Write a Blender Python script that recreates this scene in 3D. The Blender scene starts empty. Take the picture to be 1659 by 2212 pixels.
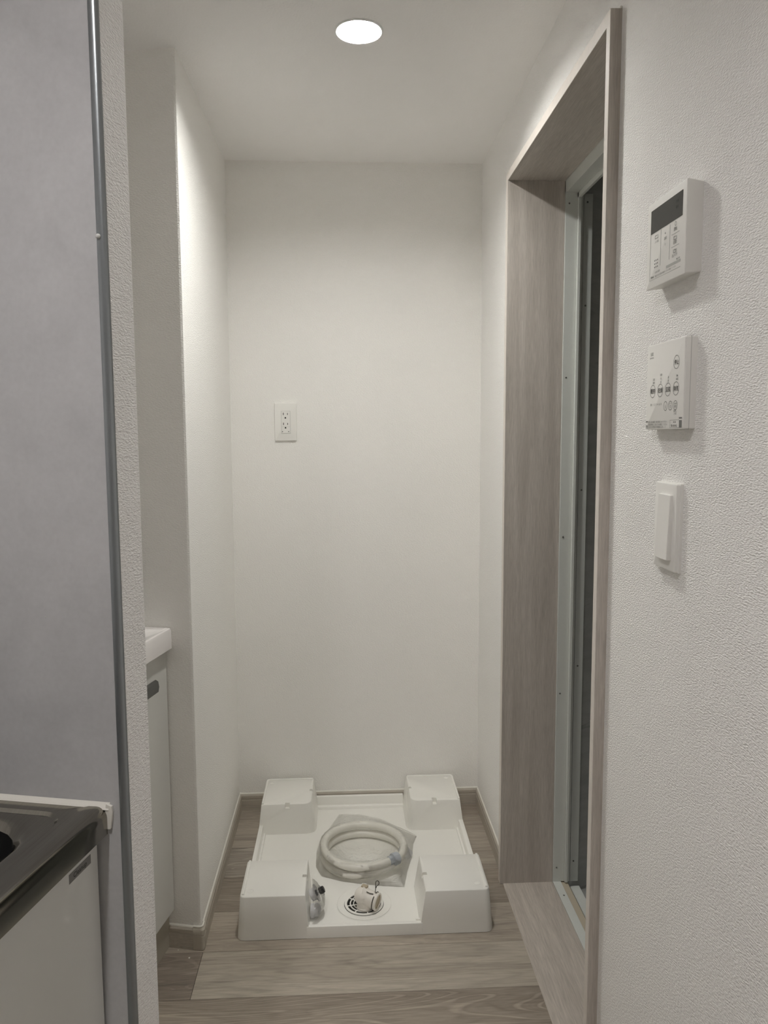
import bpy, bmesh, math, random
from mathutils import Vector, Matrix
R = math.radians
PI = math.pi
scene = bpy.context.scene
col = scene.collection
rng = random.Random(7)

# ------------------------------------------------------------------ camera
F_PX, CAM, YAW, PITCH, ROLL = 1676.9, (0.3589, -2.5059, 1.2536), 0.0509, 0.1017, -0.0042
cd = bpy.data.cameras.new('camera')
cam = bpy.data.objects.new('camera', cd)
col.objects.link(cam)
cd.sensor_fit = 'VERTICAL'
cd.sensor_height = 36.0
cd.lens = F_PX / 2212.0 * 36.0
cd.clip_start = 0.02
fw = Vector((math.sin(YAW) * math.cos(PITCH), math.cos(YAW) * math.cos(PITCH), -math.sin(PITCH)))
rt = Vector((math.cos(YAW), -math.sin(YAW), 0))
up = rt.cross(fw)
rt2 = rt * math.cos(ROLL) + up * math.sin(ROLL)
up2 = -rt * math.sin(ROLL) + up * math.cos(ROLL)
mw = Matrix((rt2, up2, -fw)).transposed().to_4x4()
mw.translation = Vector(CAM)
cam.matrix_world = mw
scene.camera = cam

# ------------------------------------------------------------------ world, exposure
w = bpy.data.worlds.new('world')
scene.world = w
w.use_nodes = True
w.node_tree.nodes['Background'].inputs[0].default_value = (0.8, 0.85, 1, 1)
w.node_tree.nodes['Background'].inputs[1].default_value = 0.02
vs = scene.view_settings
vs.view_transform = 'Standard'
vs.look = 'None'
vs.gamma = 1.0
vs.use_curve_mapping = False
vs.exposure = 2.05
scene.cycles.max_bounces = 16
scene.cycles.diffuse_bounces = 12
scene.cycles.transparent_max_bounces = 16
LAMP_COLOR = (0.985, 0.975, 0.925)
LAMP_COLOR_KITCHEN = (0.99, 0.955, 0.945)
LAMP_NOOK = (0.398, -0.790)
LAMP_KITCHEN = (0.00, -2.25)
LAMP_RADIANCE = 120.0
LAMP_RADIANCE_KITCHEN = 128.0

# ------------------------------------------------------------------ measures (metres)
W, H, A = 0.800, 2.089, 0.705          # nook width, ceiling height, depth of the nook's left wall
TH = 0.2196                            # the kitchen side of the flat is turned by this angle
CT, ST = math.cos(TH), math.sin(TH)


def L(v, w_, z=0.0):                   # kitchen-side frame -> world
    return Vector((CT * v + ST * w_, -A - ST * v + CT * w_, z))


# ------------------------------------------------------------------ materials
def newmat(name):
    m = bpy.data.materials.new(name)
    m.use_nodes = True
    nt = m.node_tree
    return m, nt, nt.nodes['Principled BSDF']


def N(nt, t, **kw):
    n = nt.nodes.new(t)
    for k, v in kw.items():
        setattr(n, k, v)
    return n


def coords(nt, scale=(1, 1, 1), extra=None):
    tc = N(nt, 'ShaderNodeTexCoord')
    mp = N(nt, 'ShaderNodeMapping')
    mp.inputs['Scale'].default_value = scale
    nt.links.new(tc.outputs['Object'], mp.inputs['Vector'])
    return mp.outputs['Vector']


def noise(nt, vec, scale=1.0, detail=2.0, rough=0.5, dist=0.0):
    n = N(nt, 'ShaderNodeTexNoise')
    n.inputs['Scale'].default_value = scale
    n.inputs['Detail'].default_value = detail
    n.inputs['Roughness'].default_value = rough
    n.inputs['Distortion'].default_value = dist
    nt.links.new(vec, n.inputs['Vector'])
    return n.outputs['Fac']


def ramp(nt, fac, stops):
    r = N(nt, 'ShaderNodeValToRGB')
    el = r.color_ramp.elements
    while len(el) < len(stops):
        el.new(0.5)
    for e, (p, c) in zip(el, stops):
        e.position = p
        e.color = (c[0], c[1], c[2], 1) if not isinstance(c, (int, float)) else (c, c, c, 1)
    nt.links.new(fac, r.inputs['Fac'])
    return r.outputs['Color']


def mix(nt, a, b, fac=1.0, mode='MULTIPLY'):
    m = N(nt, 'ShaderNodeMix', data_type='RGBA', blend_type=mode)
    if isinstance(fac, float):
        m.inputs[0].default_value = fac
    else:
        nt.links.new(fac, m.inputs[0])
    for s, i in ((a, 6), (b, 7)):
        if isinstance(s, tuple):
            m.inputs[i].default_value = (*s, 1)
        else:
            nt.links.new(s, m.inputs[i])
    return m.outputs[2]


def bump(nt, bs, height, strength, dist):
    b = N(nt, 'ShaderNodeBump')
    b.inputs['Strength'].default_value = strength
    b.inputs['Distance'].default_value = dist
    nt.links.new(height, b.inputs['Height'])
    nt.links.new(b.outputs['Normal'], bs.inputs['Normal'])


def plain(name, c, rough=0.5, metal=0.0, spec=0.5, grain=0.0):
    m, nt, bs = newmat(name)
    bs.inputs['Base Color'].default_value = (*c, 1)
    bs.inputs['Roughness'].default_value = rough
    bs.inputs['Metallic'].default_value = metal
    bs.inputs['Specular IOR Level'].default_value = spec
    if grain:
        v = coords(nt)
        f = noise(nt, v, 60, 3)
        c0 = tuple(x * (1 - grain) for x in c)
        nt.links.new(ramp(nt, f, [(0.3, c0), (0.7, c)]), bs.inputs['Base Color'])
    return m


def wallpaper(name, c, strength, sc=(210, 210, 560), dist=0.0019):
    m, nt, bs = newmat(name)
    v = coords(nt, sc)
    f1 = noise(nt, v, 1.0, 1.2, 0.45, 0.25)
    v2 = coords(nt)
    f2 = noise(nt, v2, 3.0, 2.0)
    nt.links.new(ramp(nt, f2, [(0.3, tuple(x * 0.985 for x in c)), (0.7, c)]), bs.inputs['Base Color'])
    bs.inputs['Roughness'].default_value = 0.75
    bs.inputs['Specular IOR Level'].default_value = 0.3
    bump(nt, bs, f1, strength, dist)
    return m


def wood(name, dark, light, sc, gscale=1.0, tint=False, bold=0.5, rough=0.5):
    """sc: scale along x, y, z; the grain runs along the axis with the small factor"""
    m, nt, bs = newmat(name)
    tc = N(nt, 'ShaderNodeTexCoord')
    oi = N(nt, 'ShaderNodeObjectInfo')
    ml = N(nt, 'ShaderNodeVectorMath', operation='SCALE')
    nt.links.new(oi.outputs['Location'], ml.inputs[0])
    ml.inputs['Scale'].default_value = 3.7 if tint else 0.0
    ad = N(nt, 'ShaderNodeVectorMath', operation='ADD')
    nt.links.new(tc.outputs['Object'], ad.inputs[0])
    nt.links.new(ml.outputs[0], ad.inputs[1])
    mp = N(nt, 'ShaderNodeMapping')
    mp.inputs['Scale'].default_value = sc
    nt.links.new(ad.outputs[0], mp.inputs['Vector'])
    v = mp.outputs['Vector']
    fine = noise(nt, v, 30 * gscale, 4, 0.65, 0.2)
    broad = noise(nt, v, 2.2 * gscale, 3, 0.55, 0.6)
    # cathedral rings: a broad noise folded many times
    mu = N(nt, 'ShaderNodeMath', operation='MULTIPLY')
    nt.links.new(broad, mu.inputs[0])
    mu.inputs[1].default_value = 22.0
    fr = N(nt, 'ShaderNodeMath', operation='PINGPONG')
    nt.links.new(mu.outputs[0], fr.inputs[0])
    fr.inputs[1].default_value = 1.0
    rings = ramp(nt, fr.outputs[0], [(0.0, 0.78), (0.5, 0.95), (1.0, 1.0)])
    base = ramp(nt, broad, [(0.3, dark), (0.7, light)])
    c = mix(nt, base, rings, bold)
    streak = ramp(nt, fine, [(0.3, 0.72), (0.62, 1.0)])
    c = mix(nt, c, streak, 0.75)
    if tint:
        # pale cathedral arcs, strength set per plank by the object colour's alpha
        mp2 = N(nt, 'ShaderNodeMapping')
        mp2.inputs['Scale'].default_value = (1.2, 9.0, 9.0)
        nt.links.new(ad.outputs[0], mp2.inputs['Vector'])
        b2 = noise(nt, mp2.outputs['Vector'], 1.3, 1.5, 0.4, 0.8)
        m2 = N(nt, 'ShaderNodeMath', operation='MULTIPLY')
        nt.links.new(b2, m2.inputs[0])
        m2.inputs[1].default_value = 30.0
        f2 = N(nt, 'ShaderNodeMath', operation='PINGPONG')
        nt.links.new(m2.outputs[0], f2.inputs[0])
        f2.inputs[1].default_value = 1.0
        arcs = ramp(nt, f2.outputs[0], [(0.0, 1.0), (0.16, 0.9), (0.30, 0.62), (0.75, 0.72), (1.0, 0.66)])
        c = mix(nt, c, arcs, oi.outputs['Alpha'])
        # long dark veins and a few knots
        k2 = noise(nt, v, 1.3, 5, 0.65, 1.6)
        c = mix(nt, c, ramp(nt, k2, [(0.57, 1.0), (0.70, 0.52)]), 0.9)
        mp3 = N(nt, 'ShaderNodeMapping')
        mp3.inputs['Scale'].default_value = (3.2, 5.6, 5.6)
        nt.links.new(ad.outputs[0], mp3.inputs['Vector'])
        vo = N(nt, 'ShaderNodeTexVoronoi')
        vo.inputs['Scale'].default_value = 1.0
        nt.links.new(mp3.outputs['Vector'], vo.inputs['Vector'])
        c = mix(nt, c, ramp(nt, vo.outputs['Distance'], [(0.02, 0.25), (0.035, 0.75), (0.06, 1.12), (0.10, 1.0)]), 1.0)
        c = mix(nt, c, oi.outputs['Color'], 1.0)
    nt.links.new(c, bs.inputs['Base Color'])
    bs.inputs['Roughness'].default_value = rough
    bs.inputs['Specular IOR Level'].default_value = 0.35
    bump(nt, bs, fine, 0.25, 0.0006)
    return m


M = {}
M['paper'] = wallpaper('wallpaper_white', (0.91, 0.90, 0.885), 1.0)
M['paper_fine'] = wallpaper('wallpaper_nook', (0.915, 0.905, 0.88), 0.8)
M['ceiling'] = wallpaper('ceiling_paper', (0.93, 0.92, 0.91), 0.5, (200, 200, 200))
M['plank'] = wood('oak_plank', (0.35, 0.305, 0.26), (0.48, 0.43, 0.37), (0.5, 5.5, 5.5), 1.0, True, 0.75, 0.5)
M['jamb_v'] = wood('oak_laminate_upright', (0.52, 0.475, 0.43), (0.66, 0.61, 0.56), (15, 15, 0.8), 1.0, False, 0.25, 0.5)
M['jamb_h'] = wood('oak_laminate_level', (0.52, 0.475, 0.43), (0.66, 0.61, 0.56), (15, 0.8, 15), 1.0, False, 0.25, 0.5)
M['sill'] = wood('oak_laminate_sill', (0.50, 0.45, 0.40), (0.64, 0.58, 0.52), (12, 0.7, 12), 1.0, False, 0.45, 0.45)
M['base_x'] = wood('baseboard_wood_x', (0.49, 0.45, 0.39), (0.58, 0.53, 0.46), (0.5, 10, 10), 1.0, False, 0.2, 0.5)
M['base_y'] = wood('baseboard_wood_y', (0.49, 0.45, 0.39), (0.58, 0.53, 0.46), (10, 0.5, 10), 1.0, False, 0.2, 0.5)
M['dark'] = plain('floor_joint_dark', (0.05, 0.042, 0.035), 0.9)
M['sealant'] = plain('white_sealant', (0.78, 0.76, 0.70), 0.45)
M['capwood'] = plain('corner_cap_plastic', (0.54, 0.50, 0.43), 0.45, grain=0.08)
M['abs'] = plain('white_moulded_plastic', (0.88, 0.87, 0.83), 0.27)
M['edge_lit'] = plain('lamplit_edge_strip', (0.74, 0.69, 0.64), 0.45, grain=0.06)  # lighter than the frame's oak: lamp light put into the colour
M['abs_matte'] = plain('white_device_plastic', (0.84, 0.83, 0.80), 0.45)
M['pvc'] = plain('ivory_pipe_plastic', (0.84, 0.80, 0.74), 0.4)
M['beige'] = plain('beige_rubber', (0.47, 0.40, 0.29), 0.6)
M['basin'] = plain('white_glazed_basin', (0.84, 0.81, 0.80), 0.15)
M['cab'] = plain('white_cabinet_board', (0.70, 0.70, 0.67), 0.4)
M['kick'] = plain('beige_cabinet_kick', (0.47, 0.44, 0.37), 0.5)
M['handle'] = plain('grey_metal_handle', (0.12, 0.12, 0.115), 0.35, 0.6)
M['alu'] = plain('white_aluminium', (0.66, 0.68, 0.65), 0.35)
M['alu_grey'] = plain('grey_aluminium', (0.50, 0.52, 0.50), 0.4)
M['trim_metal'] = plain('satin_metal_trim', (0.30, 0.32, 0.33), 0.33, 0.75)
M['bath_beige'] = plain('beige_rail', (0.52, 0.46, 0.36), 0.5)
M['screw'] = plain('steel_screw', (0.16, 0.16, 0.15), 0.35, 0.8)
M['black'] = plain('black_plastic', (0.02, 0.02, 0.02), 0.35)
M['display'] = plain('dark_display_window', (0.045, 0.046, 0.045), 0.25)
M['print'] = plain('grey_print', (0.16, 0.16, 0.15), 0.6)
M['print_dark'] = plain('black_print', (0.05, 0.05, 0.05), 0.6)
M['print_light'] = plain('pale_print', (0.46, 0.46, 0.44), 0.6)
M['lighticon'] = plain('display_icon_print', (0.16, 0.16, 0.16), 0.5)
M['sticker'] = plain('silver_sticker', (0.26, 0.25, 0.235), 0.4, 0.3)
M['wire'] = plain('dark_spring_wire', (0.10, 0.095, 0.08), 0.3, 0.9)
M['chrome'] = plain('satin_nickel', (0.55, 0.55, 0.56), 0.25, 0.85)
M['greyplastic'] = plain('grey_plastic', (0.62, 0.62, 0.63), 0.35)
M['bluegrey'] = plain('blue_grey_plastic', (0.45, 0.48, 0.52), 0.3)
M['hose'] = plain('white_hose_vinyl', (0.82, 0.80, 0.74), 0.3)
M['shade'] = plain('lamp_reflector_white', (0.85, 0.85, 0.84), 0.3)
M['sinkdark'] = plain('sink_bowl_steel', (0.07, 0.07, 0.07), 0.4, 0.9)
M['socket'] = plain('socket_slot_dark', (0.012, 0.011, 0.008), 0.8)

# stainless steel, brushed along the counter
m, nt, bs = newmat('brushed_stainless_steel')
v = coords(nt, (500, 8, 40))
f = noise(nt, v, 1.0, 3)
nt.links.new(ramp(nt, f, [(0.3, (0.25, 0.235, 0.205)), (0.7, (0.30, 0.285, 0.25))]), bs.inputs['Base Color'])
bs.inputs['Metallic'].default_value = 1.0
bs.inputs['Roughness'].default_value = 0.14
bump(nt, bs, f, 0.02, 0.0001)
M['steel'] = m

# grey kitchen wall panel with a cloudy pattern and a soft gloss
m, nt, bs = newmat('cloudy_grey_panel')
v = coords(nt)
f = noise(nt, v, 9, 5, 0.6, 0.3)
f2 = noise(nt, coords(nt, (1, 1, 1)), 160, 2, 0.5)
c = ramp(nt, f, [(0.3, (0.46, 0.46, 0.465)), (0.7, (0.55, 0.55, 0.555))])
c = mix(nt, c, ramp(nt, f2, [(0.3, 0.95), (0.7, 1.0)]), 1.0)
nt.links.new(c, bs.inputs['Base Color'])
bs.inputs['Roughness'].default_value = 0.28
M['panel'] = m

# dark marble bath panel
m, nt, bs = newmat('dark_marble_bath_panel')
v = coords(nt, (1.2, 1.2, 1.2))
mp = N(nt, 'ShaderNodeMapping')
mp.inputs['Rotation'].default_value = (0, R(38), 0)
mp.inputs['Scale'].default_value = (2.2, 2.2, 9)
nt.links.new(v, mp.inputs['Vector'])
f = noise(nt, mp.outputs['Vector'], 2.0, 4, 0.6, 1.2)
nt.links.new(ramp(nt, f, [(0.35, (0.40, 0.41, 0.40)), (0.6, (0.47, 0.48, 0.47)), (0.7, (0.33, 0.34, 0.33))]), bs.inputs['Base Color'])
bs.inputs['Roughness'].default_value = 0.3
M['marble'] = m
M['bathfloor'] = plain('grey_bath_floor', (0.34, 0.34, 0.33), 0.5, grain=0.15)

# thin clear plastic film
def film(name, gloss, milk, tint=(0.97, 0.97, 0.95)):
    m = bpy.data.materials.new(name)
    m.use_nodes = True
    nt = m.node_tree
    nt.nodes.clear()
    out = N(nt, 'ShaderNodeOutputMaterial')
    tr = N(nt, 'ShaderNodeBsdfTransparent')
    tr.inputs[0].default_value = (*tint, 1)
    gl = N(nt, 'ShaderNodeBsdfGlossy')
    gl.inputs['Roughness'].default_value = 0.05
    gl.inputs[0].default_value = (1, 1, 1, 1)
    df = N(nt, 'ShaderNodeBsdfDiffuse')
    df.inputs[0].default_value = (0.75, 0.75, 0.70, 1)
    fr = N(nt, 'ShaderNodeFresnel')
    fr.inputs[0].default_value = 1.4
    v = coords(nt)
    f = noise(nt, v, 50, 2, 0.6, 2.0)
    bp = N(nt, 'ShaderNodeBump')
    bp.inputs['Strength'].default_value = 0.9
    bp.inputs['Distance'].default_value = 0.006
    nt.links.new(f, bp.inputs['Height'])
    nt.links.new(bp.outputs[0], gl.inputs['Normal'])
    nt.links.new(bp.outputs[0], fr.inputs['Normal'])
    mul = N(nt, 'ShaderNodeMath', operation='MULTIPLY')
    nt.links.new(fr.outputs[0], mul.inputs[0])
    mul.inputs[1].default_value = gloss
    a = N(nt, 'ShaderNodeMixShader')
    a.inputs[0].default_value = milk
    nt.links.new(tr.outputs[0], a.inputs[1])
    nt.links.new(df.outputs[0], a.inputs[2])
    b = N(nt, 'ShaderNodeMixShader')
    nt.links.new(mul.outputs[0], b.inputs[0])
    nt.links.new(a.outputs[0], b.inputs[1])
    nt.links.new(gl.outputs[0], b.inputs[2])
    nt.links.new(b.outputs[0], out.inputs[0])
    return m


M['film'] = film('clear_bag_film', 1.0, 0.01, (1.0, 1.0, 0.998))
M['bead'] = plain('clear_sealant_bead', (0.62, 0.62, 0.60), 0.12)


def emitter(name, c, s):
    m = bpy.data.materials.new(name)
    m.use_nodes = True
    nt = m.node_tree
    nt.nodes.clear()
    e = N(nt, 'ShaderNodeEmission')
    e.inputs[0].default_value = (*c, 1)
    e.inputs[1].default_value = s
    o = N(nt, 'ShaderNodeOutputMaterial')
    nt.links.new(e.outputs[0], o.inputs[0])
    return m


# ------------------------------------------------------------------ mesh helpers
def obj(name, bm, mat, parent=None, smooth=0.0, loc=None, rotz=None):
    me = bpy.data.meshes.new(name)
    bmesh.ops.recalc_face_normals(bm, faces=bm.faces[:])
    if smooth:
        for f in bm.faces:
            f.smooth = True
    bm.to_mesh(me)
    bm.free()
    if smooth:
        me.set_sharp_from_angle(angle=R(smooth))
    if mat is not None:
        me.materials.append(M[mat] if isinstance(mat, str) else mat)
    o = bpy.data.objects.new(name, me)
    col.objects.link(o)
    if parent is not None:
        o.parent = parent
    if loc is not None:
        o.location = loc
    if rotz is not None:
        o.rotation_euler = (0, 0, rotz)
    return o


def thing(name, label, cat, loc=(0, 0, 0), rotz=0.0, group=None):
    o = bpy.data.objects.new(name, None)
    col.objects.link(o)
    o.location = loc
    o.rotation_euler = (0, 0, rotz)
    o.empty_display_size = 0.05
    tag(o, label, cat, group)
    return o


def tag(o, label, cat, group=None):
    o['label'] = label
    o['category'] = cat
    if group:
        o['group'] = group
    return o


def struct(o, label=None):
    o['kind'] = 'structure'
    if label:
        o['label'] = label
    return o


def box(bm, x0, x1, y0, y1, z0, z1):
    vs_ = [bm.verts.new((x, y, z)) for z in (z0, z1) for x, y in ((x0, y0), (x1, y0), (x1, y1), (x0, y1))]
    for f in ((3, 2, 1, 0), (4, 5, 6, 7), (0, 1, 5, 4), (1, 2, 6, 5), (2, 3, 7, 6), (3, 0, 4, 7)):
        bm.faces.new([vs_[i] for i in f])
    return vs_


def boxes(*bs_, bevel=0.0, seg=2):
    bm = bmesh.new()
    for b in bs_:
        box(bm, *b)
    if bevel:
        bmesh.ops.bevel(bm, geom=bm.edges[:], offset=bevel, segments=seg, affect='EDGES', profile=0.5)
    return bm


def prism(pts, z0, z1):
    bm = bmesh.new()
    lo = [bm.verts.new((p[0], p[1], z0)) for p in pts]
    hi = [bm.verts.new((p[0], p[1], z1)) for p in pts]
    n = len(pts)
    bm.faces.new(lo[::-1])
    bm.faces.new(hi)
    for i in range(n):
        bm.faces.new((lo[i], lo[(i + 1) % n], hi[(i + 1) % n], hi[i]))
    return bm


def rrect(x0, x1, y0, y1, r, n=5):
    """rounded rectangle, counter-clockwise; r: one radius or four (x1y0, x1y1, x0y1, x0y0)"""
    if not isinstance(r, (tuple, list)):
        r = (r, r, r, r)
    out = []
    for (cx, cy, a0, rr) in ((x1, y0, -90, r[0]), (x1, y1, 0, r[1]), (x0, y1, 90, r[2]), (x0, y0, 180, r[3])):
        sx = -1 if cx == x1 else 1
        sy = -1 if cy == y1 else 1
        for k in range(n + 1):
            a = R(a0 + 90.0 * k / n)
            out.append((cx + sx * rr + rr * math.cos(a), cy + sy * rr + rr * math.sin(a)))
    return out


def loft(bm, loops, cap0=True, cap1=True):
    rings = [[bm.verts.new(p) for p in lp] for lp in loops]
    n = len(rings[0])
    for a, b in zip(rings, rings[1:]):
        for i in range(n):
            bm.faces.new((a[i], a[(i + 1) % n], b[(i + 1) % n], b[i]))
    if cap0:
        bm.faces.new(rings[0][::-1])
    if cap1:
        bm.faces.new(rings[-1])
    return rings


def circ(r, z, n=32, cx=0.0, cy=0.0):
    return [(cx + r * math.cos(2 * PI * i / n), cy + r * math.sin(2 * PI * i / n), z) for i in range(n)]


def lathe(bm, prof, n=32, mat=None, caps=True):
    """prof: list of (r, z) along a local z axis; mat: 4x4 placing it"""
    start = len(bm.verts)
    rings = loft(bm, [circ(max(r, 1e-5), z, n) for r, z in prof], caps, caps)
    if mat is not None:
        bm.verts.ensure_lookup_table()
        for ring in rings:
            for v_ in ring:
                v_.co = mat @ v_.co


def aim(p, d):
    d = Vector(d).normalized()
    return Matrix.Translation(Vector(p)) @ d.to_track_quat('Z', 'Y').to_matrix().to_4x4()


def tube(bm, pts, r, n=10, closed=False, caps=True):
    pts = [Vector(p) for p in pts]
    m_ = len(pts)
    rr = r if isinstance(r, (list, tuple)) else [r] * m_
    rings = []
    nrm = None
    for i, p in enumerate(pts):
        a = pts[(i - 1) % m_] if (closed or i > 0) else p
        b = pts[(i + 1) % m_] if (closed or i < m_ - 1) else p
        t = (b - a).normalized()
        if nrm is None:
            nrm = t.orthogonal().normalized()
        nrm = (nrm - t * nrm.dot(t)).normalized()
        bi = t.cross(nrm)
        rings.append([bm.verts.new(p + (nrm * math.cos(2 * PI * k / n) + bi * math.sin(2 * PI * k / n)) * rr[i]) for k in range(n)])
    last = m_ if closed else m_ - 1
    for i in range(last):
        a, b = rings[i], rings[(i + 1) % m_]
        for k in range(n):
            bm.faces.new((a[k], a[(k + 1) % n], b[(k + 1) % n], b[k]))
    if caps and not closed:
        bm.faces.new(rings[0][::-1])
        bm.faces.new(rings[-1])


def cut(bm_a, cutters):
    """boolean difference of two closed meshes, result as a bmesh"""
    objs = []
    for b in (bm_a, cutters):
        me = bpy.data.meshes.new('tmp')
        bmesh.ops.recalc_face_normals(b, faces=b.faces[:])
        b.to_mesh(me)
        b.free()
        o = bpy.data.objects.new('tmp', me)
        col.objects.link(o)
        objs.append(o)
    md = objs[0].modifiers.new('b', 'BOOLEAN')
    md.operation = 'DIFFERENCE'
    md.solver = 'EXACT'
    md.object = objs[1]
    dg = bpy.context.evaluated_depsgraph_get()
    me = bpy.data.meshes.new_from_object(objs[0].evaluated_get(dg))
    out = bmesh.new()
    out.from_mesh(me)
    for o in objs:
        d = o.data
        bpy.data.objects.remove(o)
        bpy.data.meshes.remove(d)
    bpy.data.meshes.remove(me)
    return out


def text_into(bm, body, size, p, ax, ay, align='CENTER', squeeze=1.0, bold=0.0):
    """lay one line of lettering into bm: centre p, reading direction ax, up direction ay"""
    cu = bpy.data.curves.new('t', 'FONT')
    cu.body = body
    cu.size = size
    cu.align_x = align
    cu.align_y = 'CENTER'
    cu.resolution_u = 3
    cu.offset = bold if body.isascii() else 0.0
    o = bpy.data.objects.new('t', cu)
    col.objects.link(o)
    dg = bpy.context.evaluated_depsgraph_get()
    me = bpy.data.meshes.new_from_object(o.evaluated_get(dg))
    ax, ay = Vector(ax), Vector(ay)
    p = Vector(p)
    for v_ in me.vertices:
        v_.co = p + ax * (v_.co.x * squeeze) + ay * v_.co.y
    bm.from_mesh(me)
    bpy.data.objects.remove(o)
    bpy.data.curves.remove(cu)
    bpy.data.meshes.remove(me)


# ------------------------------------------------------------------ floor: planks on a dark bed
fl = struct(obj('floor', boxes((-2.6, 0.7995, -4.0, 0.1, -0.05, -0.0035)), 'dark'), 'floor of grey-brown oak planks running across the room')
PW, PL_ = 0.1590, 0.909
plank_cache = {}
tints = [(1.0, 0.99, 0.97), (0.86, 0.84, 0.82), (1.06, 1.06, 1.05), (0.93, 0.92, 0.9), (0.80, 0.77, 0.75), (1.0, 1.0, 1.0)]
row0 = -0.718                                   # one joint line measured in the photograph
for k in range(-21, 5):
    y1 = row0 + PW * (k + 1)
    y0 = y1 - PW
    if y0 > 0.05:
        continue
    # joint position along x for this row (the rows in view are measured)
    joint = {-1: 0.005, 0: -0.108, -2: -0.10, 1: -0.21, 2: 0.32}.get(k, (k * 0.3371) % 0.909 - 0.1)
    x = joint - PL_ * 3
    while x < 0.79:
        xa, xb = max(x, -2.6), min(x + PL_, 0.7995)
        if xb - xa > 0.02:
            ln = round(xb - xa, 3)
            if ln not in plank_cache:
                b = boxes((0.0004, ln - 0.0004, 0.0004, PW - 0.0004, -0.0035, 0.0), bevel=0.0005, seg=1)
                o = obj('plank', b, 'plank', fl)
                plank_cache[ln] = o.data
            else:
                o = bpy.data.objects.new('plank', plank_cache[ln])
                col.objects.link(o)
                o.parent = fl
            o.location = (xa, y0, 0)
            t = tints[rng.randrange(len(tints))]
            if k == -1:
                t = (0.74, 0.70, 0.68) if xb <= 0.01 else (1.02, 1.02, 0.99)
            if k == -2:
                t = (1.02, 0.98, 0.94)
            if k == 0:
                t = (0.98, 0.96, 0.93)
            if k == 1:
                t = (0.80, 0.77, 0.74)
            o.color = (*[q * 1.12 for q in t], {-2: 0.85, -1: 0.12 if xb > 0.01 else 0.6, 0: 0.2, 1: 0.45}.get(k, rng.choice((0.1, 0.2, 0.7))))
        x += PL_

# ------------------------------------------------------------------ walls
struct(obj('wall_back', boxes((-0.75, 1.2, 0.0, 0.12, 0, H)), 'paper_fine'))
e1, e2 = L(-0.80, 0), L(-0.80, 0.10)
c0 = (0.0, -A)
rr = 0.004
corner = [(0.0, -A + 0.006), (-0.0012, -A + 0.0015), (-0.006, -A + 0.0013)]
struct(obj('wall_left', prism([(0.0, 0.0)] + corner + [(e1.x, e1.y), (e1.x, 0.0)], 0, H), 'paper_fine'))
OY0, OY1, OZ = -1.2395, -0.453, 1.913         # outer size of the wooden door frame
struct(obj('wall_right', boxes((W, 0.940, OY1, 0.0, 0, H), (W, 0.940, -4.0, OY0, 0, H), (W, 0.940, OY0, OY1, OZ, H)), 'paper'))
RF = dict(loc=(0, -A, 0), rotz=-TH)            # objects modelled in the kitchen-side frame
struct(obj('wall_partition', boxes((-0.80, 0.283, -0.838, -0.782, 0, H), bevel=0.0015, seg=2), 'paper', **RF))
struct(obj('wall_alcove', boxes((-0.80, -0.66, -0.782, 0.0, 0, H)), 'paper_fine', **RF))
struct(obj('wall_kitchen', boxes((-0.80, -0.345, -3.1, -0.838, 0, H)), 'paper', **RF))
struct(obj('wall_rear', boxes((-2.6, 0.94, -4.12, -4.0, 0, H)), 'paper'))
# bathroom beyond the doorway: its walls and ceiling
pb = [(0.985, -0.4735), (1.225, -0.351), (1.225, -0.25), (0.94, -0.25), (0.94, -0.4735)]
struct(obj('wall_bathroom_far', prism(pb, -0.06, 2.05), 'marble'))
struct(obj('wall_bathroom_side', boxes((2.0, 2.06, -2.0, -0.25, -0.06, 2.05), (1.225, 2.0, -0.351, -0.25, -0.06, 2.05)), 'marble'))
struct(obj('wall_bathroom_near', boxes((0.94, 2.0, -2.0, -1.94, -0.06, 2.05)), 'marble'))
struct(obj('ceiling_bathroom', boxes((0.94, 2.06, -2.0, -0.25, 2.05, 2.1)), 'marble'))
struct(obj('floor_bathroom', boxes((0.94, 2.06, -2.0, -0.25, -0.12, -0.03)), 'bathfloor'))

# ceiling, with a round hole for each recessed lamp
def ceiling():
    bm = bmesh.new()
    s = 0.12
    n = 32
    holes = (LAMP_NOOK, LAMP_KITCHEN)
    ys = sorted([-4.12] + [h[1] + d for h in holes for d in (-s, s)] + [0.12])
    x0, x1 = -2.6, 1.2
    box(bm, x0, x1, ys[0], ys[1], H, H + 0.1)
    box(bm, x0, x1, ys[2], ys[3], H, H + 0.1)
    box(bm, x0, x1, ys[4], ys[5], H, H + 0.1)
    for (hx, hy) in holes:
        box(bm, x0, hx - s, hy - s, hy + s, H, H + 0.1)
        box(bm, hx + s, x1, hy - s, hy + s, H, H + 0.1)
        sq = []
        for i in range(n):
            a = 2 * PI * i / n
            c_, s_ = math.cos(a), math.sin(a)
            k = s / max(abs(c_), abs(s_))
            sq.append((hx + c_ * k, hy + s_ * k))
        inn = [(hx + 0.047 * math.cos(2 * PI * i / n), hy + 0.047 * math.sin(2 * PI * i / n)) for i in range(n)]
        lo_o = [bm.verts.new((*p, H)) for p in sq]
        lo_i = [bm.verts.new((*p, H)) for p in inn]
        hi_i = [bm.verts.new((*p, H + 0.1)) for p in inn]
        for i in range(n):
            j = (i + 1) % n
            bm.faces.new((lo_o[i], lo_o[j], lo_i[j], lo_i[i]))
            bm.faces.new((lo_i[i], lo_i[j], hi_i[j], hi_i[i]))
        bm.faces.new(hi_i)
    return bm


struct(obj('ceiling', ceiling(), 'ceiling'))


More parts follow.
